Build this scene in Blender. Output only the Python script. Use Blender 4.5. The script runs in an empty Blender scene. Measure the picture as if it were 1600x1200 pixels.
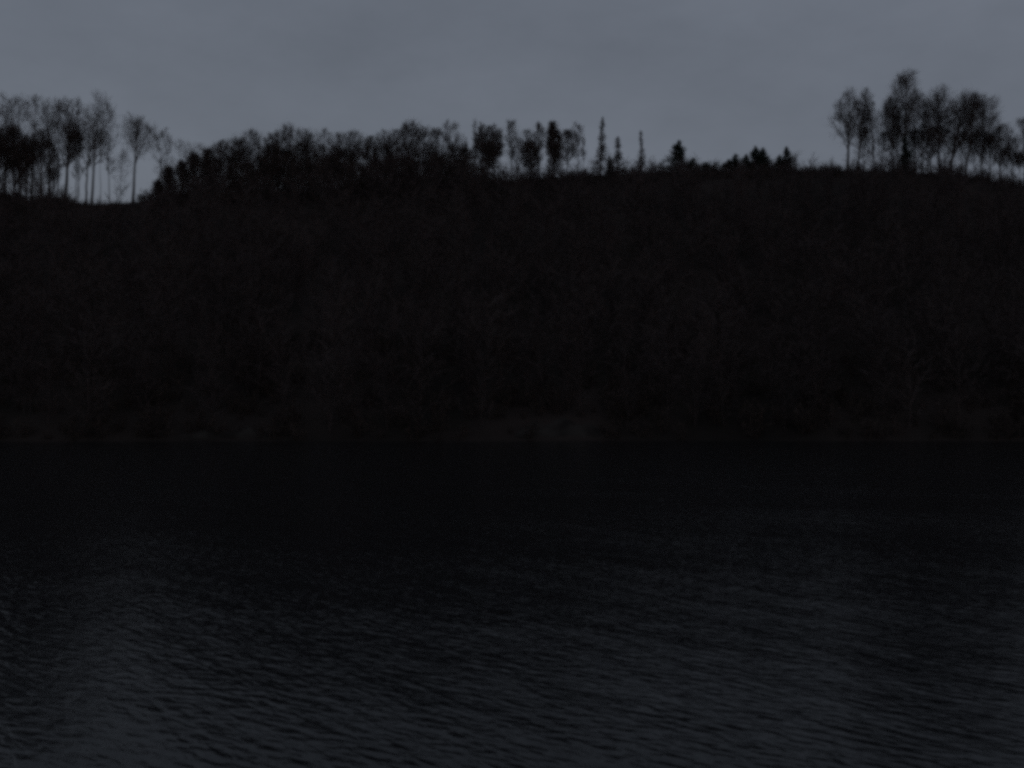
import bpy, math, random
import numpy as np
from mathutils import Vector

SC = bpy.context.scene
COL = SC.collection
R = math.radians
# ------------------------------------------------------------------ camera
F = 1715.0                       # focal length in pixels of the 1600 x 1200 photograph
TILT = math.atan(55.0 / F)       # the lens looks slightly upwards
CAMZ = 3.0
cam_data = bpy.data.cameras.new('camera')
cam_data.sensor_width = 36.0
cam_data.lens = 36.0 * F / 1600.0
cam_data.clip_start = 0.1
cam_data.clip_end = 6000.0
cam = bpy.data.objects.new('camera', cam_data)
COL.objects.link(cam)
cam.location = (0, 0, CAMZ)
cam.rotation_euler = (R(90) + TILT, 0, 0)
SC.camera = cam

# ------------------------------------------------------------------ sky: overcast, last light of dusk
SUN_ELEV, SUN_ROT = R(1.5), R(150)
world = bpy.data.worlds.new('World')
SC.world = world
world.use_nodes = True
nt = world.node_tree
nt.nodes.clear()
def wn(t, **k):
    n = nt.nodes.new(t)
    for a, b in k.items():
        setattr(n, a, b)
    return n
w_out = wn('ShaderNodeOutputWorld')
w_bg = wn('ShaderNodeBackground')
w_sky = wn('ShaderNodeTexSky', sky_type='NISHITA')
w_sky.sun_disc = False
w_sky.sun_elevation = SUN_ELEV
w_sky.sun_rotation = SUN_ROT
w_co = wn('ShaderNodeTexCoord')
w_map = wn('ShaderNodeMapping')
w_map.inputs['Scale'].default_value = (1.0, 1.0, 2.2)
w_map.inputs['Rotation'].default_value = (0.0, R(-28), 0.0)
w_map.inputs['Location'].default_value = (0.6, 0.2, 0.35)
w_noise = wn('ShaderNodeTexNoise')
w_noise.inputs['Scale'].default_value = 2.6
w_noise.inputs['Detail'].default_value = 7.0
w_noise.inputs['Roughness'].default_value = 0.62
w_ramp = wn('ShaderNodeValToRGB')
w_ramp.color_ramp.elements[0].position = 0.30
w_ramp.color_ramp.elements[0].color = (1.13, 1.28, 1.61, 1)
w_ramp.color_ramp.elements[1].position = 0.72
w_ramp.color_ramp.elements[1].color = (1.56, 1.75, 2.18, 1)
w_mix = wn('ShaderNodeMixRGB', blend_type='MIX')
w_mix.inputs['Fac'].default_value = 0.88          # how much of the clear sky the cloud layer hides
nt.links.new(w_co.outputs['Generated'], w_map.inputs['Vector'])
nt.links.new(w_map.outputs['Vector'], w_noise.inputs['Vector'])
nt.links.new(w_noise.outputs['Fac'], w_ramp.inputs['Fac'])
nt.links.new(w_sky.outputs['Color'], w_mix.inputs['Color1'])
nt.links.new(w_ramp.outputs['Color'], w_mix.inputs['Color2'])
nt.links.new(w_mix.outputs['Color'], w_bg.inputs['Color'])
w_bg.inputs['Strength'].default_value = 0.105
nt.links.new(w_bg.outputs['Background'], w_out.inputs['Surface'])

sun_data = bpy.data.lights.new('sun', 'SUN')
sun_data.energy = 0.01           # the sun has set behind cloud: hardly anything is left of it
sun_data.angle = R(40)
sun_data.color = (1.0, 0.93, 0.86)
sun = bpy.data.objects.new('sun', sun_data)
COL.objects.link(sun)
_d = Vector((math.sin(SUN_ROT) * math.cos(R(12)), math.cos(SUN_ROT) * math.cos(R(12)), math.sin(R(12))))
sun.rotation_euler = _d.to_track_quat('Z', 'Y').to_euler()

SC.view_settings.view_transform = 'Standard'
SC.view_settings.look = 'None'
SC.view_settings.exposure = 0.0
SC.view_settings.gamma = 1.0
SC.view_settings.use_curve_mapping = False
SC.render.engine = 'CYCLES'
SC.cycles.use_denoising = False
SC.cycles.max_bounces = 5
SC.cycles.filter_width = 4.2     # a soft compact-camera lens
SC.cycles.pixel_filter_type = 'BLACKMAN_HARRIS'

# ------------------------------------------------------------------ helpers
def ray(px, py):
    """direction of a photograph pixel"""
    a, b = (px - 800.0) / F, (600.0 - py) / F
    return np.array([a, math.cos(TILT) - b * math.sin(TILT), math.sin(TILT) + b * math.cos(TILT)])

def at(px, py, Y):
    d = ray(px, py)
    return d * (Y / d[1]) + np.array([0, 0, CAMZ])

def to_px(x, y, z):
    z = z - CAMZ
    zc = y * math.cos(TILT) + z * math.sin(TILT)
    up = z * math.cos(TILT) - y * math.sin(TILT)
    return 800 + F * x / zc, 600 - F * up / zc

def mesh_from(name, V, Q, T, mats, smooth=True):
    """V (n,3); Q (m,4) quads or None; T (k,3) tris or None"""
    me = bpy.data.meshes.new(name)
    V = np.asarray(V, np.float32)
    Q = np.zeros((0, 4), np.int32) if Q is None else np.asarray(Q, np.int32)
    T = np.zeros((0, 3), np.int32) if T is None else np.asarray(T, np.int32)
    me.vertices.add(len(V))
    me.vertices.foreach_set('co', V.ravel())
    me.loops.add(Q.size + T.size)
    me.loops.foreach_set('vertex_index', np.concatenate([Q.ravel(), T.ravel()]).astype(np.int32))
    me.polygons.add(len(Q) + len(T))
    starts = np.concatenate([np.arange(len(Q)) * 4, Q.size + np.arange(len(T)) * 3]).astype(np.int32)
    me.polygons.foreach_set('loop_start', starts)
    me.update(calc_edges=True)
    if smooth:
        me.polygons.foreach_set('use_smooth', np.ones(len(me.polygons), bool))
    me.materials.append(mats)
    return me

def link(name, me, parent=None, **props):
    o = bpy.data.objects.new(name, me)
    COL.objects.link(o)
    if parent is not None:
        o.parent = parent
    for k, v in props.items():
        o[k] = v
    return o

def norm(v):
    return v / np.maximum(np.linalg.norm(v, axis=-1, keepdims=True), 1e-9)

def perp(d):
    ref = np.where(np.abs(d[..., 2:3]) < 0.9, np.array([0., 0, 1]), np.array([1., 0, 0]))
    u = norm(np.cross(d, ref))
    return u, np.cross(d, u)

def tubes(P, Rr, n):
    """P (B,S,3) polylines, Rr (B,S) radii -> V, Q"""
    B, S, _ = P.shape
    d = np.empty_like(P)
    d[:, 1:-1] = P[:, 2:] - P[:, :-2]
    d[:, 0] = P[:, 1] - P[:, 0]
    d[:, -1] = P[:, -1] - P[:, -2]
    d = norm(d)
    u, v = perp(d)
    a = np.arange(n) * 2 * math.pi / n
    V = P[:, :, None] + Rr[:, :, None, None] * (np.cos(a)[:, None] * u[:, :, None] + np.sin(a)[:, None] * v[:, :, None])
    b, s, k = np.meshgrid(np.arange(B), np.arange(S - 1), np.arange(n), indexing='ij')
    i0 = (b * S + s) * n
    k2 = (k + 1) % n
    Q = np.stack([i0 + k, i0 + k2, i0 + n + k2, i0 + n + k], -1).reshape(-1, 4)
    return V.reshape(-1, 3), Q

def spikes(p0, p1, r):
    """thin three-sided cones"""
    d = norm(p1 - p0)
    u, v = perp(d)
    a = np.arange(3) * 2 * math.pi / 3
    base = p0[:, None] + r[:, None, None] * (np.cos(a)[:, None] * u[:, None] + np.sin(a)[:, None] * v[:, None])
    V = np.concatenate([base, p1[:, None]], 1).reshape(-1, 3)
    i = np.arange(len(p0))[:, None] * 4
    T = np.concatenate([np.stack([i[:, 0] + k, i[:, 0] + (k + 1) % 3, i[:, 0] + 3], -1) for k in range(3)], 0)
    return V, T

def slivers(p0, p1, r, rng):
    """the finest twigs: one long thin face each, turned at random"""
    d = norm(p1 - p0)
    u, v = perp(d)
    a = rng.random((len(p0), 1)) * 6.283
    w = (np.cos(a) * u + np.sin(a) * v) * r
    V = np.stack([p0 - w, p0 + w, p1], 1).reshape(-1, 3)
    return V, np.arange(len(V)).reshape(-1, 3)

class Geo:
    def __init__(self):
        self.V, self.Q, self.T, self.n = [], [], [], 0
    def quads(self, VQ):
        self.V.append(VQ[0]); self.Q.append(VQ[1] + self.n); self.n += len(VQ[0])
    def tris(self, VT):
        self.V.append(VT[0]); self.T.append(VT[1] + self.n); self.n += len(VT[0])
    def arrays(self):
        V = np.concatenate(self.V)
        Q = np.concatenate(self.Q) if self.Q else np.zeros((0, 4), int)
        T = np.concatenate(self.T) if self.T else np.zeros((0, 3), int)
        return V, Q, T
    def mesh(self, name, mat):
        V, Q, T = self.arrays()
        return mesh_from(name, V, Q, T, mat)

# ------------------------------------------------------------------ materials
def new_mat(name):
    m = bpy.data.materials.new(name)
    m.use_nodes = True
    b = m.node_tree.nodes['Principled BSDF']
    return m, m.node_tree, b

def veg_mat(name, c0, c1, scale, rough=0.95, bump=0.0):
    m, t, b = new_mat(name)
    co = t.nodes.new('ShaderNodeTexCoord')
    n = t.nodes.new('ShaderNodeTexNoise')
    n.inputs['Scale'].default_value = scale
    n.inputs['Detail'].default_value = 4
    r = t.nodes.new('ShaderNodeValToRGB')
    r.color_ramp.elements[0].position = 0.35
    r.color_ramp.elements[0].color = (*c0, 1)
    r.color_ramp.elements[1].position = 0.68
    r.color_ramp.elements[1].color = (*c1, 1)
    t.links.new(co.outputs['Object'], n.inputs['Vector'])
    t.links.new(n.outputs['Fac'], r.inputs['Fac'])
    t.links.new(r.outputs['Color'], b.inputs['Base Color'])
    b.inputs['Roughness'].default_value = rough
    b.inputs['Specular IOR Level'].default_value = 0.1
    if bump:
        bp = t.nodes.new('ShaderNodeBump')
        bp.inputs['Distance'].default_value = bump
        t.links.new(n.outputs['Fac'], bp.inputs['Height'])
        t.links.new(bp.outputs['Normal'], b.inputs['Normal'])
    return m

M_BARK = veg_mat('bark', (0.045, 0.037, 0.033), (0.085, 0.070, 0.062), 3.0, bump=0.05)
M_TWIG = veg_mat('twigs', (0.055, 0.043, 0.039), (0.098, 0.078, 0.071), 0.6)
M_NEEDLE = veg_mat('conifer_needles', (0.016, 0.024, 0.018), (0.034, 0.048, 0.034), 1.5)
M_WOOD = veg_mat('hillside_twigs', (0.058, 0.047, 0.045), (0.082, 0.065, 0.061), 0.05)
M_SCRUB = veg_mat('scrub_twigs', (0.042, 0.033, 0.029), (0.075, 0.058, 0.050), 0.4)
M_HILL = veg_mat('leaf_litter', (0.018, 0.015, 0.013), (0.040, 0.031, 0.027), 0.05, bump=0.3)
M_GRASS = veg_mat('pale_dry_grass', (0.020, 0.017, 0.015), (0.046, 0.041, 0.036), 0.45, bump=0.1)

def water_mat():
    m, t, b = new_mat('lake_water')
    b.inputs['Base Color'].default_value = (0.006, 0.007, 0.008, 1)
    b.inputs['Roughness'].default_value = 0.14
    b.inputs['IOR'].default_value = 1.205
    b.inputs['Specular IOR Level'].default_value = 0.40
    co = t.nodes.new('ShaderNodeTexCoord')
    def layer(rot, sx, sy, scale, detail, dist):
        mp = t.nodes.new('ShaderNodeMapping')
        mp.vector_type = 'TEXTURE'
        mp.inputs['Rotation'].default_value = (0, 0, R(rot))
        mp.inputs['Scale'].default_value = (sx, sy, 1)
        n = t.nodes.new('ShaderNodeTexNoise')
        n.inputs['Scale'].default_value = scale
        n.inputs['Detail'].default_value = detail
        n.inputs['Roughness'].default_value = 0.45
        n.inputs['Distortion'].default_value = dist
        t.links.new(co.outputs['Object'], mp.inputs['Vector'])
        t.links.new(mp.outputs['Vector'], n.inputs['Vector'])
        return n.outputs['Fac']
    def math_(op, a, v):
        k = t.nodes.new('ShaderNodeMath'); k.operation = op
        t.links.new(a, k.inputs[0])
        if hasattr(v, 'node'):
            t.links.new(v, k.inputs[1])
        else:
            k.inputs[1].default_value = v
        return k.outputs[0]
    h1 = math_('MULTIPLY', layer(-53, 0.46, 0.135, 1.0, 2.0, 0.6), 0.0145)     # wind ripples, crests run away to the left
    h2 = math_('MULTIPLY', layer(-30, 0.30, 0.12, 1.0, 1.0, 0.0), 0.011)
    h3 = math_('MULTIPLY', layer(-58, 2.6, 0.8, 1.0, 1.0, 0.3), 0.026)       # longer swell
    h = math_('ADD', math_('ADD', h1, h2), h3)
    # gusts: patches where the ripples are stronger or weaker
    g = t.nodes.new('ShaderNodeMapRange')
    g.inputs['From Min'].default_value = 0.35; g.inputs['From Max'].default_value = 0.65
    g.inputs['To Min'].default_value = 0.75; g.inputs['To Max'].default_value = 1.1
    t.links.new(layer(-30, 14.0, 5.0, 1.0, 1.0, 0.0), g.inputs['Value'])
    h = math_('MULTIPLY', h, g.outputs['Result'])
    bp = t.nodes.new('ShaderNodeBump')
    bp.inputs['Strength'].default_value = 1.0
    bp.inputs['Distance'].default_value = 1.0
    t.links.new(h, bp.inputs['Height'])
    t.links.new(bp.outputs['Normal'], b.inputs['Normal'])
    return m
M_WATER = water_mat()

# ------------------------------------------------------------------ terrain: wooded hill across the water
YS, YR = 150.0, 290.0            # far shore, ridge
PROFILE = [(-1200, 330), (-600, 318), (-150, 312), (0, 312), (60, 313), (100, 317), (150, 319), (205, 317), (240, 310),
           (300, 307), (440, 306), (560, 299), (650, 291), (780, 284), (850, 279), (900, 274), (960, 273), (1020, 268),
           (1100, 266), (1200, 266), (1300, 265), (1400, 268), (1500, 273), (1550, 283), (1600, 291), (1750, 306), (2100, 325), (2800, 340)]
_pp = np.array([at(px, py, YR) for px, py in PROFILE])
def ridge_h(x):
    return np.interp(x, _pp[:, 0], _pp[:, 2])

def wob(x, y):
    return (np.sin(x * 0.071 + 1.3) * np.sin(y * 0.083 + 0.4) * 0.9 + np.sin(x * 0.19 + y * 0.11) * 0.45
            + np.sin(x * 0.043 - y * 0.061 + 2.0) * 1.1)

def shore_y(x):
    return YS + 2.2 * np.sin(x * 0.033 + 0.7) + 1.1 * np.sin(x * 0.11)

def ground(x, y):
    x = np.asarray(x, float); y = np.asarray(y, float)
    H = ridge_h(x)
    t = np.clip((y - shore_y(x)) / (YR - shore_y(x)), -1, 1)
    up = 0.9 * np.clip(t * 40, 0, 1) + (H - 0.9) * (0.90 * np.clip(t, 0, 1) + 0.10 * np.clip(t, 0, 1) ** 2)
    up = up + wob(x, y) * np.clip(t * 6, 0, 1) * np.clip((1 - t) * 5, 0, 1)
    bed = -3.0 * np.clip(-t * 8, 0, 1) - 0.05
    z = np.where(t < 0, bed, up)
    back = np.clip(y - YR, 0, None)
    z = z - 0.10 * back * np.clip(back / 15, 0, 1) * np.clip(1 - back / 900, 0.35, 1)
    return np.where(y > YR, np.maximum(z, 8.0), z)

xs = np.concatenate([np.linspace(-1400, -260, 39)[:-1], np.linspace(-260, 260, 209), np.linspace(260, 1400, 39)[1:]])
ys = np.concatenate([np.linspace(120, 300, 91), np.linspace(300, 420, 31)[1:], np.linspace(420, 2600, 30)[1:]])
gx, gy = np.meshgrid(xs, ys, indexing='xy')
gz = ground(gx, gy)
nx, ny = len(xs), len(ys)
ii, jj = np.meshgrid(np.arange(nx - 1), np.arange(ny - 1), indexing='xy')
q = np.stack([jj * nx + ii, jj * nx + ii + 1, (jj + 1) * nx + ii + 1, (jj + 1) * nx + ii], -1).reshape(-1, 4)
hill = link('hill', mesh_from('hill', np.stack([gx, gy, gz], -1).reshape(-1, 3), q, None, M_HILL), kind='structure',
            label='dark wooded hillside rising from the far shore of the water')

wv = np.array([[-1600, -400, 0], [1600, -400, 0], [1600, 170, 0], [-1600, 170, 0]], float)
water = link('water', mesh_from('water', wv, [[0, 1, 2, 3]], None, M_WATER), kind='structure',
             label='dark rippled lake water filling the foreground')

# pale open bank of dry grass where the slope meets the water
def bank(x0, x1, depth, seed):
    u = np.linspace(0, 1, 33); w = np.linspace(0, 1, 9)
    rng = np.random.default_rng(seed)
    U, W = np.meshgrid(u, w, indexing='xy')
    x = x0 + (x1 - x0) * U
    env = np.clip(np.sin(math.pi * U) * 1.3, 0, 1) * (0.75 + 0.25 * np.sin(U * 17 + seed))
    y0 = shore_y(x) + 0.5
    y = y0 + W * depth * (0.15 + 0.85 * env)
    z = ground(x, y) + 0.12 + 0.10 * rng.random(U.shape) * env + 0.25 * np.sin(math.pi * W) * env
    z = np.where((W == 0) | (W == 1) | (U == 0) | (U == 1), ground(x, y) - 0.12, z)
    a, b = len(u), len(w)
    i, j = np.meshgrid(np.arange(a - 1), np.arange(b - 1), indexing='xy')
    qq = np.stack([j * a + i, j * a + i + 1, (j + 1) * a + i + 1, (j + 1) * a + i], -1).reshape(-1, 4)
    return np.stack([x, y, z], -1).reshape(-1, 3), qq
for x0, x1, dep, sd, lab in ((0.2, 13.2, 5.0, 5, 'faint pale grassy bank at the foot of the dark hillside'),
                             (-46, -33, 2.6, 8, 'fainter low grassy bank on the left part of the far shore')):
    bv, bq = bank(x0, x1, dep, sd)
    link('bank', mesh_from('bank', bv, bq, None, M_GRASS), kind='structure', label=lab)

# ------------------------------------------------------------------ bare broadleaf trees
def children(rng, P, L, n, t0, t1, ang, angv, length, up, segs, wobble):
    """n side shoots on each of the polylines P; length (B,n) array; returns polylines (B*n, segs+1, 3)"""
    B, S, _ = P.shape
    t = t0 + (t1 - t0) * (np.arange(n)[None] + rng.random((B, n))) / n
    f = t * (S - 1)
    i = np.clip(f.astype(int), 0, S - 2)
    w = (f - i)[..., None]
    bi = np.arange(B)[:, None]
    a, b = P[bi, i], P[bi, i + 1]
    p = a * (1 - w) + b * w
    d = norm(b - a)
    u, v = perp(d)
    az = np.arange(n)[None] * 2.4 + rng.random((B, 1)) * 6.28 + rng.normal(0, 0.5, (B, n))
    an = (ang + angv * rng.normal(0, 1, (B, n)))[..., None]
    d = np.cos(an) * d + np.sin(an) * (np.cos(az)[..., None] * u + np.sin(az)[..., None] * v)
    d[..., 2] += up
    d = norm(d).reshape(-1, 3)
    p = p.reshape(-1, 3)
    return p, d, t.reshape(-1)

def run(rng, p, d, ln, segs, up, wobble):
    P = np.empty((len(p), segs + 1, 3))
    P[:, 0] = p
    d = d.copy()
    for s in range(segs):
        P[:, s + 1] = P[:, s] + d * (ln / segs)[:, None]
        d = d + rng.normal(0, wobble, d.shape)
        d[:, 2] += up
        d = norm(d)
    return P

PROF = {'spread': ([0, .12, .3, .55, .78, .92, 1.0], [.34, .55, .74, .92, 1.0, .78, .2]),
        'up': ([0, .12, .3, .55, .78, .92, 1.0], [.45, .72, .92, 1.0, .82, .55, .14]),
        'round': ([0, .12, .3, .55, .78, .92, 1.0], [.30, .66, .92, 1.0, .80, .55, .15]),
        'bush': ([0, .12, .3, .55, .78, .92, 1.0], [.70, .88, 1.0, .95, .72, .48, .15])}
def exit_dist(p, d, axis, hw, z0, z1, style, ph, far):
    """distance along d from p until it leaves the crown: a lobed volume of revolution round a leaning axis"""
    K = 22
    st = np.linspace(0, far, K)
    q = p[:, None] + d[:, None] * st[None, :, None]
    h = (q[..., 2] - z0) / (z1 - z0)
    cx = axis * np.clip(q[..., 2] / z1, 0, 1) ** 1.3
    rx, ry = q[..., 0] - cx, q[..., 1]
    az = np.arctan2(ry, rx)
    lobe = 1 + 0.20 * np.sin(3 * az + ph + 5 * h) + 0.17 * np.sin(2 * az - 2 * ph - 9 * h) + 0.10 * np.sin(7 * az + 17 * h + ph)
    ok = (rx * rx + ry * ry < (hw * lobe * np.interp(h, *PROF[style])) ** 2) & (h > -0.02) & (h < 1.0)
    ok[:, 0] = True
    return np.maximum(np.cumprod(ok, 1).sum(1) * far / K, 0.3)

def bare_tree(seed, H, hw, cb, lean=0.0, rad=None, style='spread', density=1.0, twig=0.024, low=0.0, forks=0):
    """trunk and crown geometry of a leafless tree; H height, hw crown half width, cb crown base (fraction of H)"""
    rng = np.random.default_rng(seed)
    rad = rad or 0.012 * H + 0.04
    S = 14
    t = np.linspace(0, 1, S)
    tr = np.zeros((1, S, 3))
    off = np.cumsum(rng.normal(0, 0.018 * H / S * 2.2, (S, 2)), 0)
    off -= off[0]
    tr[0, :, 0] = lean * t ** 1.3 + off[:, 0]
    tr[0, :, 1] = off[:, 1]
    tr[0, :, 2] = -0.6 + (0.93 * H + 0.6) * t
    rr = rad * (1 - 0.86 * t ** 0.9) + 0.35 * rad * np.exp(-t * 22)
    trunk = Geo(); trunk.quads(tubes(tr, rr[None], 9))
    ph = rng.random() * 6.28
    def ex(p, d, k=1.0, far=None):
        return exit_dist(p, d, lean, hw * k, cb * H, H * (1 + 0.02 * k), style, ph, far or max(hw * 1.8, H * 0.4))
    spread = style == 'spread'
    n1 = int((17 if spread else 20) * max(0.75, density) * (1 + (1 - cb) * 0.4))
    stems = None
    if forks:                                       # the bole divides into steep stems that carry the crown
        n1 = int(n1 * 0.45)
        lo = max(cb * 0.9, 0.22)
        p, d, tt = children(rng, tr, None, forks, lo, lo + 0.26, R(30 if spread else 21), R(6), None, 0.05, 0, 0)
        ls = np.minimum(ex(p, d, 1.0, H * 0.8) * rng.uniform(0.85, 1.02, forks), H * 0.62)
        stems = run(rng, p, d, ls, 8, 0.035, 0.075)
        rs = np.interp(tt, t, rr) * rng.uniform(0.5, 0.72, forks)
        trunk.quads(tubes(stems, rs[:, None] * np.linspace(1, 0.2, 9), 6))
    p, d, tt = children(rng, tr, None, n1, min(0.9, (cb * H + 0.6) / (0.93 * H + 0.6) + 0.02), 0.985, R(46 if spread else 36), R(11), None, 0.15, 0, 0)
    rb = np.interp(tt, t, rr) * rng.uniform(0.42, 0.68, len(p))
    if forks:
        k = max(3, int(n1 * 1.25 / forks) + 1)
        p2, d2, t2 = children(rng, stems, None, k, 0.15, 0.97, R(38), R(12), None, 0.12, 0, 0)
        rb = np.concatenate([rb, np.maximum(np.repeat(rs, k) * (1 - 0.75 * t2) * 0.55, 0.03)])
        p, d = np.concatenate([p, p2]), np.concatenate([d, d2])
    room = ex(p, d)
    keep = room > 0.22 * hw                          # no tufts on the bare bole
    p, d, rb, room = p[keep], d[keep], rb[keep], room[keep]
    ln = np.minimum(room * rng.uniform(0.62, 1.08, len(p)), H * 0.42)
    L1 = run(rng, p, d, ln, 6, 0.08 if spread else 0.10, 0.11)
    w = np.linspace(1, 0.22, 7)
    crown = Geo(); crown.quads(tubes(L1, rb[:, None] * w, 5))
    if low > 0:                                     # odd dead shoots along the bole
        k = int(10 * low)
        p, d, tl = children(rng, tr, None, k, 0.2, cb, R(75), R(15), None, 0, 0, 0)
        Lx = run(rng, p, d, rng.uniform(0.5, 1.6, k) * hw * 0.35, 2, 0.0, 0.2)
        crown.quads(tubes(Lx, np.full((k, 1), 0.035) * np.array([1, .7, .3]), 3))
    # second order
    n2 = 8
    p, d, tt = children(rng, L1, None, n2, 0.18, 0.98, R(42), R(13), None, 0.12, 0, 0)
    ln = np.minimum(np.repeat(ln, n2) * rng.uniform(0.3, 0.62, len(p)), ex(p, d) * rng.uniform(0.6, 1.15, len(p)))
    ln = np.maximum(ln, 0.5)
    L2 = run(rng, p, d, ln, 3, 0.08, 0.16)
    rb = np.maximum(np.repeat(rb, n2) * 0.46 * (1 - 0.5 * tt), 0.026)
    crown.quads(tubes(L2, rb[:, None] * np.array([1, .75, .5, .25]), 3))
    # third order: straight shoots
    n3 = max(2, int(round(7 * density)))
    p, d, tt = children(rng, L2, None, n3, 0.1, 1.0, R(40), R(16), None, 0.12, 0, 0)
    l3 = np.minimum(np.repeat(ln, n3) * rng.uniform(0.35, 0.8, len(p)), ex(p, d, 1.08) * rng.uniform(0.7, 1.3, len(p)))
    l3 = np.clip(l3, 0.45, 2.4)
    e = p + d * l3[:, None]
    crown.tris(slivers(p, e, twig * 1.1, rng))
    # fine twigs
    n4 = 4
    L3 = np.stack([p, e], 1)
    p, d, tt = children(rng, L3, None, n4, 0.2, 1.0, R(36), R(16), None, 0.18, 0, 0)
    l4 = np.repeat(l3, n4) * rng.uniform(0.35, 0.85, len(p))
    crown.tris(slivers(p, p + d * l4[:, None], twig * 0.64, rng))
    return trunk, crown

def conifer(seed, H, hw, thin=0.0):
    """spruce: whorls of drooping boughs hung with short sprays; thin > 0 leaves a bare spire"""
    rng = np.random.default_rng(seed)
    t = np.linspace(0, 1, 8)
    tr = np.zeros((1, 8, 3)); tr[0, :, 2] = -0.5 + (H + 0.5) * t
    tr[0, :, 0] = np.cumsum(rng.normal(0, 0.006 * H, 8)); tr[0, :, 0] -= tr[0, 0, 0]
    trunk = Geo(); trunk.quads(tubes(tr, ((0.016 * H + 0.03) * (1 - 0.93 * t))[None], 7))
    crown = Geo()
    nb = int(H * 24 * (1 - 0.35 * thin)) + 40
    z = np.sort(rng.random(nb)) ** 0.9
    z = 0.06 + 0.93 * z
    prof = np.interp(z, [0, 0.08, 0.5, 0.8, 1], [0.75, 1.0, 0.62, 0.30, 0.03])
    if thin > 0:
        prof = np.interp(z, [0, 0.1, 0.35, 0.5, 0.7, 0.9, 1], [0.9, 1.0, 0.78, 0.46, 0.32, 0.27, 0.06])
    q = rng.random(3) * 6.28
    ln = hw * prof * rng.uniform(0.6, 1.12, nb) * (1 + 0.16 * np.sin(z * 31 + q[0]) + 0.14 * np.sin(z * 13 + q[1]))
    a = rng.random(nb) * 6.283
    p = np.stack([np.interp(z, t, tr[0, :, 0]), np.zeros(nb), z * H], -1)
    ln = ln * (1 + 0.18 * np.sin(a + q[2] + 6 * z))
    d = norm(np.stack([np.cos(a), np.sin(a), rng.normal(0.05, 0.22, nb) + 0.5 * (z - 0.55)], -1))
    B = run(rng, p, d, ln, 3, 0.04, 0.10)
    crown.quads(tubes(B, np.full((nb, 1), 0.03) * np.array([1, .8, .5, .2]), 3))
    k = 11 if thin == 0 else 6
    p, d, _ = children(rng, B, None, k, 0.12, 1.0, R(48), R(18), None, -0.08, 0, 0)
    l2 = np.clip(np.repeat(ln, k) * rng.uniform(0.22, 0.5, len(p)), 0.16, 1.1)
    e = p + d * l2[:, None]
    crown.tris(spikes(p, e, np.full(len(p), 0.06 if thin == 0 else 0.045)))
    m = 2
    p, d, _ = children(rng, np.stack([p, e], 1), None, m, 0.2, 1, R(50), R(15), None, -0.1, 0, 0)
    crown.tris(spikes(p, p + d * (np.repeat(l2, m) * 0.6)[:, None], np.full(len(p), 0.042)))
    return trunk, crown

def shrub(seed, H, hw, n=13, k2=8, k3=7, fat=1.0, lite=False):
    rng = np.random.default_rng(seed)
    g = Geo()
    a = rng.random(n) * 6.283; q = rng.random(n) ** 0.5
    p = np.stack([np.cos(a) * q * hw * 0.25, np.sin(a) * q * hw * 0.25, np.full(n, -0.05 * H)], -1)
    d = norm(np.stack([np.cos(a) * q * hw, np.sin(a) * q * hw, np.full(n, H * 0.95)], -1))
    ph = rng.random() * 6.28
    ex = lambda p, d: exit_dist(p, d, 0.0, hw, -0.1 * H, H, 'bush', ph, max(hw, H) * 1.2)
    ln = ex(p, d) * rng.uniform(0.8, 1.05, n)
    L1 = run(rng, p, d, ln, 4, 0.0, 0.10)
    g.quads(tubes(L1, np.full((n, 1), 0.03) * np.array([1, .8, .6, .4, .2]), 3 if lite else 4))
    p, d, _ = children(rng, L1, None, k2, 0.1, 1, R(45), R(15), None, 0.1, 0, 0)
    ln = np.minimum(np.repeat(ln, k2) * rng.uniform(0.25, 0.5, len(p)), ex(p, d)) + 0.05 * H
    L2 = run(rng, p, d, ln, 2, 0.05, 0.15)
    if lite:
        g.tris(spikes(L2[:, 0], L2[:, -1], np.full(len(p), 0.02 * fat)))
    else:
        g.quads(tubes(L2, np.full((len(p), 1), 0.016 * fat) * np.array([1, .7, .3]), 3))
    p, d, _ = children(rng, L2, None, k3, 0.1, 1, R(42), R(15), None, 0.1, 0, 0)
    e = p + d * (np.repeat(ln, k3) * rng.uniform(0.3, 0.7, len(p)))[:, None]
    if lite:
        g.tris(slivers(p, e, 0.026 * fat, rng))
    else:
        g.tris(spikes(p, e, np.full(len(p), 0.018 * fat)))
    return g

GL = 'tall bare trees at the left end of the ridge'
GT = 'tall bare trees at the right end of the ridge'
SEED = [100]
def place(name, px, top, Y, label, category, group=None):
    """an Empty at the foot of the thing that stands at photograph column px, distance Y"""
    x = at(px, 280, Y)[0]
    z = float(ground(x, Y))
    H = at(px, top, Y)[2] - z
    o = bpy.data.objects.new(name, None)
    o.empty_display_size = 1.0
    COL.objects.link(o)
    o.location = (x, Y, z)
    o['label'] = label; o['category'] = category
    if group:
        o['group'] = group
    return o, H, Y / F

def tree(px, top, hw, cb, label, Y=291.0, lean=0, group=None, name='bare_tree', fill=0.42, **k):
    """px foot column, top row, hw crown half width in pixels, cb row of the crown's base"""
    SEED[0] += 1
    o, H, s = place(name, px, top, Y, label, 'tree', group)
    zb = (at(px, cb, Y)[2] - o.location.z) * fill
    hw = hw * (1.12 + 0.16 * fill) * (1.28 if group == GT else 1.06)
    if H > 14 and hw > 12 and k.get('rad', .3) > .18:
        k.setdefault('forks', 4 if group == GT else 3)
    if group in (GL, GT):
        k['density'] = k.get('density', 1.0) * (1.0 if group == GL else 0.98)
    tg, cg = bare_tree(SEED[0], H, hw * s, max(0.03, zb / H), lean * s, **k)
    link('trunk', tg.mesh('trunk', M_BARK), o)
    link('crown', cg.mesh('crown', M_TWIG), o)
    return o, H, hw * s

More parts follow.
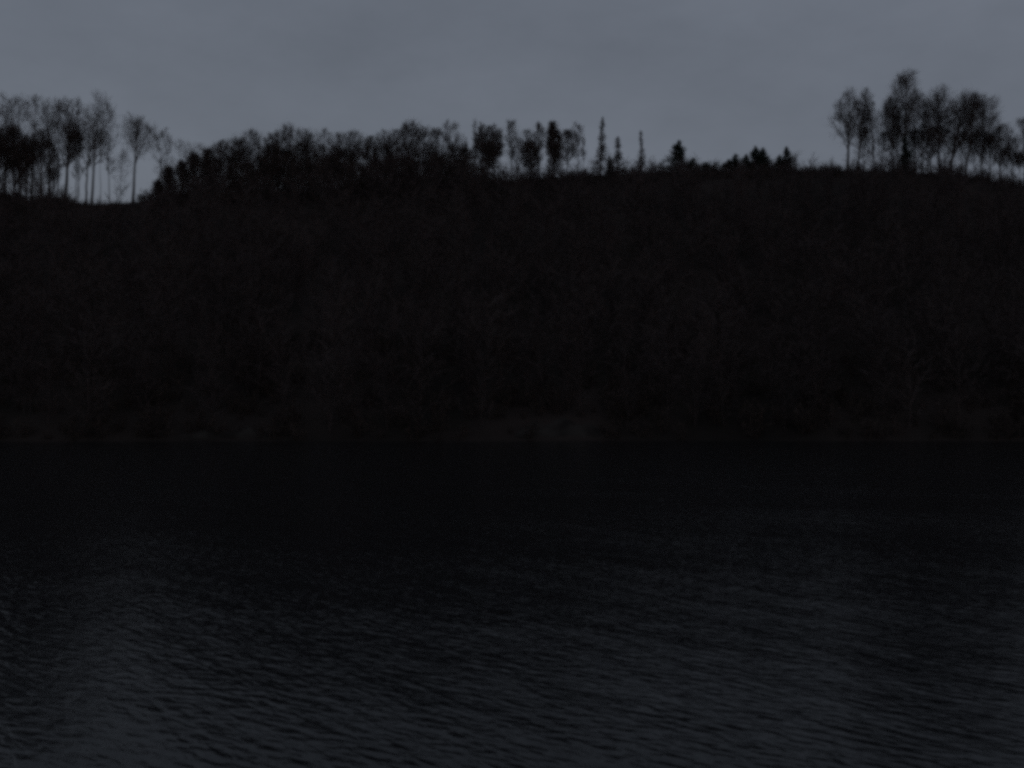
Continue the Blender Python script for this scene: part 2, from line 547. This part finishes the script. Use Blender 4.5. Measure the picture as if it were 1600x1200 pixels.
def fir(px, top, hw, label, Y=290.0, group=None, name='conifer', thin=0.0):
    SEED[0] += 1
    hw *= 1.22
    o, H, s = place(name, px, top, Y, label, 'conifer', group)
    tg, cg = conifer(SEED[0], H, hw * s, thin)
    link('trunk', tg.mesh('trunk', M_BARK), o)
    link('crown', cg.mesh('crown', M_NEEDLE if thin == 0 else M_TWIG), o)
    return o

def bush(px, top, hw, label, Y=289.0, group='shrubs on the ridge', **k):
    SEED[0] += 1
    o, H, s = place('shrub', px, top, Y, label, 'shrub', group)
    link('stems', shrub(SEED[0], H, hw * s, **k).mesh('stems', M_SCRUB), o)
    return o

# ---- tall stand at the left edge of the ridge
GL = 'tall bare trees at the left end of the ridge'
tree(-22, 150, 26, 235, 'tall bare tree cut off by the left edge of the picture', 292, group=GL, density=1.2, low=.6)
tree(8, 148, 24, 215, 'leftmost tall bare tree wholly in the picture, on the ridge', 289, group=GL, density=1.2, low=.8)
tree(31, 150, 22, 205, 'second tall bare tree from the left edge, in the dense stand', 293, group=GL, density=1.2, low=.6)
tree(50, 152, 20, 200, 'third tall bare tree from the left edge, in the dense stand', 288, group=GL, density=1.1, low=.6)
tree(76, 153, 19, 205, 'bare tree left of the stand\'s thick dark trunk, crown thin enough to see sky', 292, lean=-3, group=GL, density=0.9, rad=.42)
tree(102, 154, 21, 205, 'bare tree with thick dark trunk and the darkest crown of the left stand', 290, lean=10, group=GL, density=1.6, rad=.50)
tree(119, 196, 12, 235, 'slender low bare tree just right of the thick dark trunk', 295, group=GL, density=.8, rad=.16)
tree(134, 168, 15, 215, 'thin straight bare tree, left one of the close pair beside the gap', 293, lean=4, group=GL, density=.8, rad=.30)
tree(144, 142, 22, 185, 'tallest bare tree of the left stand, right one of the close pair', 290, lean=9, group=GL, density=1.1, rad=.36)
tree(90, 157, 17, 205, 'bare tree behind the left stand\'s thick dark trunk, on its left', 298, group=GL, density=1.0, rad=.26)
tree(122, 163, 16, 212, 'bare tree between the thick dark trunk and the close pair', 299, lean=2, group=GL, density=.9, rad=.2)
tree(172, 160, 14, 222, 'thin pole-like bare tree standing alone in the bright gap', 296, lean=-5, group=GL, density=1.0, rad=.15)
tree(64, 200, 18, 262, 'low bare tree filling the foot of the left stand', 287, group=GL, density=1.5, style='round', fill=.1)
tree(84, 228, 10, 290, 'small bare tree left of the thick dark trunk\'s foot', 288, group=GL, density=1.0, style='round', fill=.3)
tree(158, 205, 20, 250, 'low spreading twiggy tree behind the close pair', 298, group=GL, density=.75, rad=.12, style='round', fill=.9)
tree(122, 208, 16, 255, 'low twiggy tree in the gap right of the thick dark trunk', 299, group=GL, density=.75, rad=.12, style='round', fill=.9)
tree(22, 200, 24, 275, 'low dense bare tree under the leftmost tall crowns', 286, group=GL, density=1.7, style='round', fill=.1)
tree(-5, 198, 24, 280, 'low dense bare tree at the left picture edge', 285, group=GL, density=1.7, style='round', fill=.1)
tree(42, 215, 20, 280, 'low bare tree between the third tall tree and the thin crown', 285, group=GL, density=1.6, style='round', fill=.1)
# ---- the lone tree right of the gap
tree(208, 184, 33, 252, 'lone bare tree with rounded crown and forked trunk right of the bright gap', 290, lean=6, density=1.15, rad=.40, style='round', fill=.8)
tree(248, 203, 17, 255, 'slim bare tree leaning between the lone tree and the dark wood', 294, lean=6, density=.9, rad=.16)
tree(285, 216, 20, 258, 'faint far bare tree showing above the left slope of the dark wood', 330, density=.7, rad=.15)
tree(308, 222, 16, 262, 'faint far bare tree beside the first high crown of the dark wood', 328, density=.7, rad=.15)
tree(190, 232, 18, 262, 'low thin bare tree behind the lone tree', 325, density=.6, rad=.14)
# ---- sloping left flank of the dark wood
GF = 'low trees on the left flank of the dark wood'
for px, top, hw, lab in ((248, 285, 12, 'lowest outermost tree on the left flank of the dark wood'),
                         (264, 263, 15, 'second lowest tree on the left flank of the dark wood'),
                         (284, 254, 16, 'third tree up the left flank of the dark wood'),
                         (303, 240, 18, 'fourth tree up the left flank of the dark wood'),
                         (324, 233, 18, 'fifth tree up the left flank, below the first high crown')):
    tree(px, top, hw, 296, lab, 287, group=GF, density=1.5, style='round', fill=0.1)
# ---- the dark wood along the middle of the ridge
GM = 'bare trees massed in the dark wood on the ridge'
front = []
for px, top, hw, cb, lab in (
        (346, 222, 19, 272, 'first low crown at the left shoulder of the dark wood'),
        (368, 216, 18, 275, 'low crown just left of the first high rounded crown'),
        (392, 203, 19, 262, 'first high rounded crown at the left of the dark wood'),
        (414, 210, 16, 270, 'crown right of the first high rounded crown in the dark wood'),
        (436, 207, 15, 262, 'crown just left of the domed crown in the dark wood'),
        (457, 196, 19, 255, 'domed crown rising above the left part of the dark wood'),
        (481, 201, 15, 262, 'first crown right of the domed crown in the dark wood'),
        (505, 204, 17, 268, 'second crown right of the domed crown in the dark wood'),
        (530, 208, 16, 265, 'third crown right of the domed crown in the dark wood'),
        (553, 205, 16, 268, 'fourth crown right of the domed crown in the dark wood'),
        (578, 215, 14, 270, 'lowest crown in the dip of the dark wood\'s middle'),
        (600, 206, 17, 262, 'crown right of the dip in the dark wood'),
        (620, 204, 15, 265, 'crown just left of the dark wood\'s tallest crown'),
        (641, 189, 18, 250, 'tallest crown of the dark wood, left of the picture\'s centre'),
        (661, 200, 14, 262, 'first crown right of the dark wood\'s tallest crown'),
        (683, 202, 15, 258, 'second crown right of the dark wood\'s tallest crown'),
        (707, 191, 17, 245, 'last full crown at the right end of the dark wood')):
    front.append(tree(px, top, hw, cb, lab, 290 + random.Random(px).uniform(-3, 3), group=GM, density=1.4, fill=0.45,
                      lean=random.Random(px + 1).uniform(-5, 5)))

LB = 'half hidden bare tree behind the high crowns of the dark wood'
LF = 'low bare tree at the front edge of the dark wood'
def copy_tree(src, px, top, hw, Y, label, group):
    """a copy of a tree and its parts, scaled to another height and width and turned"""
    o0, H0, w0 = src
    o, H, s = place('bare_tree', px, top, Y, label, 'tree', group)
    k = hw * s / w0
    o.scale = (k, k, H / H0)
    o.rotation_euler[2] = (px * 2.399) % 6.283
    for ch in o0.children:
        c = ch.copy(); COL.objects.link(c); c.parent = o
    return o
rnd = random.Random(4)
px = 330
while px < 735:                                    # a second and third row behind and before the crest
    t0 = np.interp(px, [330, 390, 455, 560, 640, 735], [246, 230, 222, 228, 220, 234])
    copy_tree(front[rnd.randrange(2, 17)], px, t0 + rnd.uniform(-3, 14), rnd.uniform(16, 21), rnd.uniform(298, 308), LB, GM)
    copy_tree(front[rnd.randrange(2, 17)], px + 9, t0 + rnd.uniform(12, 34), rnd.uniform(17, 23), rnd.uniform(279, 285), LF, GM)
    px += rnd.uniform(15, 19)
# ---- the thinning right end of the wood
GR = 'thin bare trees right of the dark wood'
tree(742, 186, 4, 215, 'thin bare spire just right of the dark wood', 296, density=.4, rad=.12, style='up', group=GR)
tree(753, 185, 4, 215, 'thin bare spire rising from the dark clump right of the wood', 297, density=.4, rad=.12, style='up', group=GR)
tree(752, 199, 14, 262, 'left crown of the dark clump right of the dark wood', 290, density=1.7, group=GR)
tree(772, 197, 14, 258, 'right crown of the dark clump right of the dark wood', 289, density=1.7, group=GR)
tree(762, 222, 18, 282, 'low tree under the dark clump right of the dark wood', 285, density=1.5, group=GR)
tree(727, 232, 12, 280, 'low tree in the notch between dark wood and dark clump', 286, density=1.5, group=GR)
tree(799, 187, 10, 214, 'slender tree with a small tuft of crown between two clumps', 294, density=1.0, rad=.14, group=GR)
tree(808, 214, 13, 262, 'low sparse tree below the small tufted crown', 297, density=.9, group=GR)
tree(828, 203, 13, 250, 'bare tree left of the slim pointed crown', 293, density=1.2, group=GR)
tree(842, 191, 8, 232, 'slim bare tree with pointed crown left of the darkest narrow crown', 291, density=1.1, style='up', group=GR)
tree(830, 224, 18, 280, 'low broad tree at the foot of the sparse clump', 287, density=1.5, group=GR)
tree(864, 189, 10, 240, 'darkest narrow crown of the sparse clump', 290, density=2.0, style='up', group=GR)
tree(866, 225, 12, 275, 'low tree at the foot of the darkest narrow crown', 287, density=1.4, group=GR)
tree(886, 205, 15, 243, 'bushy crown at the right end of the sparse clump', 292, density=1.3, group=GR)
tree(903, 192, 8, 218, 'thin tree with a small tuft on top at the clump\'s right end', 295, density=.8, rad=.12, group=GR)
tree(912, 212, 3.5, 225, 'bare hair-thin pole between the clump and the tall spire', 294, density=.3, rad=.10, style='up', group=GR)
# ---- spires and spruces
GC = 'spires and spruces on the open ridge'
fir(938, 182, 13, 'tallest thin ragged spire on the open ridge', 290, GC, 'ragged_conifer', thin=1)
fir(966, 213, 13, 'ragged conifer just right of the tallest spire', 291, GC, 'ragged_conifer', thin=.8)
fir(1002, 204, 9, 'faint sparse spire standing alone right of the ragged conifer', 297, GC, 'ragged_conifer', thin=1)
fir(952, 244, 8, 'small conifer between the tallest spire and its ragged neighbour', 288, GC)
fir(1060, 219, 19, 'largest dense spruce, alone on the open ridge', 289, GC)
fir(1083, 247, 13, 'small spruce right of the largest spruce', 289, GC)
fir(1104, 253, 11, 'smaller of two spruces right of the largest spruce', 289, GC)
fir(1138, 249, 10, 'leftmost small spruce of the spruce clump', 290, GC)
fir(1149, 240, 10, 'slim spruce left of the twin spruces', 291, GC)
fir(1166, 241, 11, 'small spruce pressed against the twin spruces', 291, GC)
fir(1181, 228, 15, 'left one of the twin spruces', 289, GC)
fir(1193, 231, 15, 'right one of the twin spruces', 290, GC)
fir(1218, 242, 9, 'shorter of the pair of spruces right of the twins', 289, GC)
fir(1230, 229, 12, 'taller of the pair of spruces right of the twins', 290, GC)
# ---- tall stand at the right
GT = 'tall bare trees at the right end of the ridge'
tree(1325, 139, 18, 205, 'leftmost tall tree of the right stand, upright wispy crown', 290, lean=4, style='up', density=1.15, rad=.42, group=GT, low=.5)
tree(1340, 138, 13, 195, 'second tree of the right stand, crown leaning right', 292, lean=14, style='up', density=1.1, rad=.30, group=GT, low=.4)
tree(1368, 168, 13, 215, 'thin bare tree leaning left beside the right stand\'s gap', 293, lean=-7, density=.8, rad=.28, group=GT)
tree(1396, 150, 15, 205, 'dark crowned tree left of the tallest tree of the right stand', 291, style='up', density=1.4, rad=.28, group=GT)
tree(1413, 112, 23, 185, 'tallest tree on the ridge, in the right stand', 289, lean=6, style='up', density=1.15, rad=.52, fill=.5, group=GT)
tree(1440, 158, 19, 215, 'wispy bare tree between the tallest and the pointed crown', 294, lean=6, density=1.0, rad=.22, group=GT)
tree(1468, 134, 18, 190, 'pointed crown right of the tallest tree in the right stand', 291, lean=-1, style='up', density=1.3, rad=.34, group=GT)
tree(1450, 148, 18, 205, 'slender bare tree filling the space left of the pointed crown', 296, lean=-4, density=1.0, rad=.22, group=GT)
tree(1428, 140, 14, 200, 'upright bare tree close behind the tallest tree\'s right side', 297, lean=3, style='up', density=.9, rad=.22, group=GT)
tree(1546, 172, 18, 228, 'bare tree at the outer end of the right stand', 296, lean=4, density=1.0, rad=.22, group=GT)
tree(1484, 147, 32, 215, 'thick trunked tree with broad crown in the right stand', 289, lean=26, density=1.3, rad=.50, group=GT)
tree(1508, 150, 25, 205, 'broad crowned tree leaning right at the right stand\'s shoulder', 292, lean=20, density=1.35, rad=.32, group=GT)
tree(1532, 166, 19, 222, 'outer crown of the right stand\'s sloping shoulder', 294, lean=8, density=1.1, rad=.24, group=GT)
tree(1455, 205, 22, 240, 'low spreading tree under the pointed crown', 288, density=1.1, rad=.22, group=GT)
tree(1562, 196, 18, 240, 'low bare tree on the falling ridge right of the stand', 292, density=1.1, rad=.24, group=GT)
tree(1582, 216, 13, 258, 'small thin tree near the right picture edge', 294, density=.9, rad=.18, group=GT)
tree(1601, 184, 11, 225, 'tall tree cut by the right picture edge', 290, density=1.3, group=GT)
for px, top, hw, lab in ((1384, 206, 14, 'low twiggy tree left of the dark conifer in the right stand'),
                         (1404, 196, 15, 'low twiggy tree just left of the tallest tree\'s trunk'),
                         (1432, 200, 17, 'low twiggy tree right of the tallest tree\'s trunk'),
                         (1476, 198, 17, 'low twiggy tree between the pointed crown and the thick trunk'),
                         (1502, 205, 18, 'low twiggy tree just right of the thick trunk'),
                         (1524, 205, 18, 'low twiggy tree under the right stand\'s shoulder'),
                         (1546, 214, 17, 'low twiggy tree where the ridge starts to fall'),
                         (1574, 232, 14, 'low twiggy tree on the falling ridge'),
                         (1594, 240, 12, 'low twiggy tree beside the right picture edge'),
                         (1350, 200, 13, 'low twiggy tree between the second and the left-leaning tree')):
    tree(px, top, hw, 258, lab, 295 + (px % 7), group=GT, density=.85, rad=.13, style='round', fill=.7)
fir(1414, 212, 12, 'dark conifer hugging the foot of the tallest tree', 287, GT)

# ---- shrubs one can tell apart on the crest
for px, top, hw, lab in ((885, 264, 18, 'broad dark shrub at the foot of the sparse clump\'s right end'),
                         (908, 269, 10, 'low shrub left of the tallest spire'),
                         (980, 262, 12, 'low shrub between the ragged conifer and the faint spire'),
                         (1014, 256, 9, 'shrub right of the faint spire'),
                         (1035, 254, 10, 'shrub left of the largest spruce'),
                         (1120, 261, 10, 'low shrub left of the spruce clump'),
                         (1204, 250, 8, 'shrub between the twins and the pair of spruces'),
                         (1262, 259, 11, 'low shrub right of the pair of spruces'),
                         (1286, 259, 12, 'low shrub midway to the right stand'),
                         (1308, 257, 9, 'low shrub left of the right stand'),
                         (1374, 250, 12, 'shrub at the foot of the left-leaning tree'),
                         (1396, 246, 12, 'shrub left of the dark conifer under the tallest tree'),
                         (1440, 247, 20, 'broad shrub right of the tallest tree\'s foot'),
                         (1500, 256, 14, 'shrub right of the thick trunk'),
                         (1532, 262, 15, 'shrub on the falling end of the ridge'),
                         (100, 303, 13, 'low shrub at the foot of the thick dark trunk'),
                         (78, 296, 14, 'shrub under the left stand beside the gap'),
                         (228, 303, 10, 'low shrub right of the lone tree\'s foot')):
    bush(px, top, hw, lab)

# ------------------------------------------------------------------ the wood covering the hillside (one dark mass)
def wood_proto(seed):
    rng = np.random.default_rng(seed)
    H = 1.0
    g = Geo()
    t = np.linspace(0, 1, 4)
    tr = np.zeros((1, 4, 3)); tr[0, :, 2] = -0.04 + 0.96 * t
    tr[0, 1:, :2] = np.cumsum(rng.normal(0, 0.02, (3, 2)), 0)
    g.quads(tubes(tr, (0.010 * (1 - 0.85 * t))[None], 4))
    p, d, _ = children(rng, tr, None, 18, 0.10, 0.97, R(48), R(12), None, 0.15, 0, 0)
    ph = rng.random() * 6.28
    ex = lambda p, d: exit_dist(p, d, 0.0, 0.29, 0.06, 1.0, 'round', ph, 0.5)
    ln = ex(p, d) * rng.uniform(0.7, 1.05, len(p))
    L1 = run(rng, p, d, ln, 2, 0.1, 0.15)
    g.quads(tubes(L1, np.full((len(p), 1), 0.0055) * np.array([1, .6, .25]), 3))
    p, d, _ = children(rng, L1, None, 10, 0.15, 1, R(42), R(14), None, 0.12, 0, 0)
    ln = np.minimum(np.repeat(ln, 10) * rng.uniform(0.3, 0.6, len(p)), ex(p, d)) + 0.01
    g.tris(slivers(p, p + d * ln[:, None], 0.0052, rng))
    return g.arrays()

def hillside(limit, protos, spacing, hmin, hmax, xr, seed, ymin=None, ymax=YR - 1.5, jitter=0.45):
    rng = np.random.default_rng(seed)
    X, Y = np.meshgrid(np.arange(-xr, xr, spacing), np.arange(YS - 1, ymax, spacing))
    X = X.ravel() + rng.normal(0, spacing * jitter, X.size)
    Y = Y.ravel() + rng.normal(0, spacing * jitter, Y.size)
    H = rng.uniform(hmin, hmax, X.size)
    ok = (Y > shore_y(X) + 0.8) & (Y < ymax)
    ok &= ~((np.abs(X - 6.5) < 7.5) & (Y < shore_y(X) + 6.5))      # the open bank stays free
    X, Y, H = X[ok], Y[ok], H[ok]
    Z = ground(X, Y)
    px, gp = to_px(X, Y, Z)
    lim = np.interp(px, *limit) + rng.normal(0, 5, len(px)) * np.where(np.abs(px - 175) < 60, 0.3, 1)
    # shorten what would stick out above the limit line; drop what cannot
    zl = CAMZ + Y * np.tan(np.arctan((600 - lim) / F) + TILT)
    H = np.minimum(H, zl - Z)
    ok = H > hmin * 0.35
    return X[ok], Y[ok], Z[ok], H[ok], rng

def scatter(name, spots, protos, mat, wide=1.0, **props):
    X, Y, Z, H, rng = spots
    which = rng.integers(0, len(protos), len(X))
    Vs, Qs, Ts, n = [], [], [], 0
    for k, (V, Q, T) in enumerate(protos):
        s = np.where(which == k)[0]
        if not len(s):
            continue
        a = rng.random(len(s)) * 6.283
        w = H[s] * rng.uniform(0.8, 1.35, len(s)) * wide
        ca, sa = np.cos(a)[:, None], np.sin(a)[:, None]
        x = (V[:, 0] * ca - V[:, 1] * sa) * w[:, None] + X[s][:, None]
        y = (V[:, 0] * sa + V[:, 1] * ca) * w[:, None] + Y[s][:, None]
        z = V[:, 2][None] * H[s][:, None] + Z[s][:, None]
        Vs.append(np.stack([x, y, z], -1).reshape(-1, 3))
        off = n + np.arange(len(s))[:, None, None] * len(V)
        Qs.append((Q[None] + off).reshape(-1, 4)); Ts.append((T[None] + off).reshape(-1, 3))
        n += len(s) * len(V)
    return link(name, mesh_from(name, np.concatenate(Vs), np.concatenate(Qs), np.concatenate(Ts), mat, smooth=False), **props)

protos = [wood_proto(900 + k) for k in range(6)]
LIMIT = ([-400, 0, 60, 90, 125, 235, 260, 330, 425, 440, 455, 490, 560, 700, 740, 790, 850, 900, 1000, 1300, 1370, 1500, 1560, 1600, 2000],
         [272, 272, 284, 300, 318, 318, 288, 274, 281, 303, 276, 256, 248, 246, 254, 268, 258, 261, 258, 256, 250, 254, 270, 279, 295])
scatter('hillside_wood', hillside(LIMIT, protos, 5.4, 8, 14, 168, 11), protos, M_WOOD, kind='stuff', category='wood',
        label='dark bare wood covering the whole hillside above the water')

def scrub_proto(seed, size=(5, 4, 3)):
    V, Q, T = shrub(seed, 1.0, 0.6, *size, 1.0, lite=True).arrays()
    return V, Q, T
sp = [scrub_proto(950 + k) for k in range(4)]
spd = [scrub_proto(960 + k, (6, 4, 4)) for k in range(5)]
LIM2 = ([-400, 0, 100, 150, 205, 240, 300, 425, 440, 455, 560, 650, 780, 860, 900, 960, 1020, 1100, 1200, 1300, 1400, 1500, 1550, 1600, 2000],
        [300, 302, 312, 319, 316, 299, 280, 284, 300, 278, 264, 272, 276, 271, 271, 270, 266, 264, 264, 263, 264, 269, 279, 287, 310])
def ridge_spots():
    rng = np.random.default_rng(21)
    n = 700
    X = np.concatenate([rng.uniform(-150, 150, n), rng.uniform(-92, -4, 420), rng.uniform(-140, -116, 60)])   # thickest under the dark wood
    n = len(X)
    Y = YR + rng.uniform(-8, 3, n)
    Z = ground(X, Y)
    px, _ = to_px(X, Y, Z)
    gap = np.where((px > 140) & (px < 222), 0.12, np.where((px > 80) & (px < 141), 0.3, np.where(px > 900, 0.65, 1.0)))
    row = np.interp(px, *LIM2) - rng.exponential(5.5, n) * gap
    zl = CAMZ + Y * np.tan(np.arctan((600 - row) / F) + TILT)
    H = np.minimum(np.where((px > 255) & (px < 780), rng.uniform(1.2, 5.5, n), rng.uniform(1.4, 4.6, n)), zl - Z)
    low = (px > 255) & (px < 780) & (np.arange(n) % 5 < 3)         # knee-high thicket round the stems
    H = np.where(low, np.minimum(H, rng.uniform(1.0, 2.6, n)), H)
    Z = Z - np.where(low, 0.15, 0.05) * H
    ok = H > 0.35
    return X[ok], Y[ok], Z[ok], H[ok], rng
scatter('ridge_scrub', ridge_spots(), spd, M_SCRUB, wide=1.1, kind='stuff', category='scrub',
        label='ragged low scrub along the crest of the hill')

def shore_spots():
    rng = np.random.default_rng(33)
    n = 700
    X = rng.uniform(-110, 110, n)
    Y = shore_y(X) + 0.1 + rng.uniform(0, 1, n) ** 1.3 * 34
    ok = ~((np.abs(X - 6.5) < 6.0) & (Y < shore_y(X) + 5.5) & (rng.random(n) < 0.8))
    X, Y = X[ok], Y[ok]
    return X, Y, ground(X, Y), rng.uniform(1.0, 3.6, len(X)), rng
scatter('shore_scrub', shore_spots(), sp, M_SCRUB, wide=1.2, kind='stuff', category='scrub',
        label='dark tangle of low bushes along the far waterline')
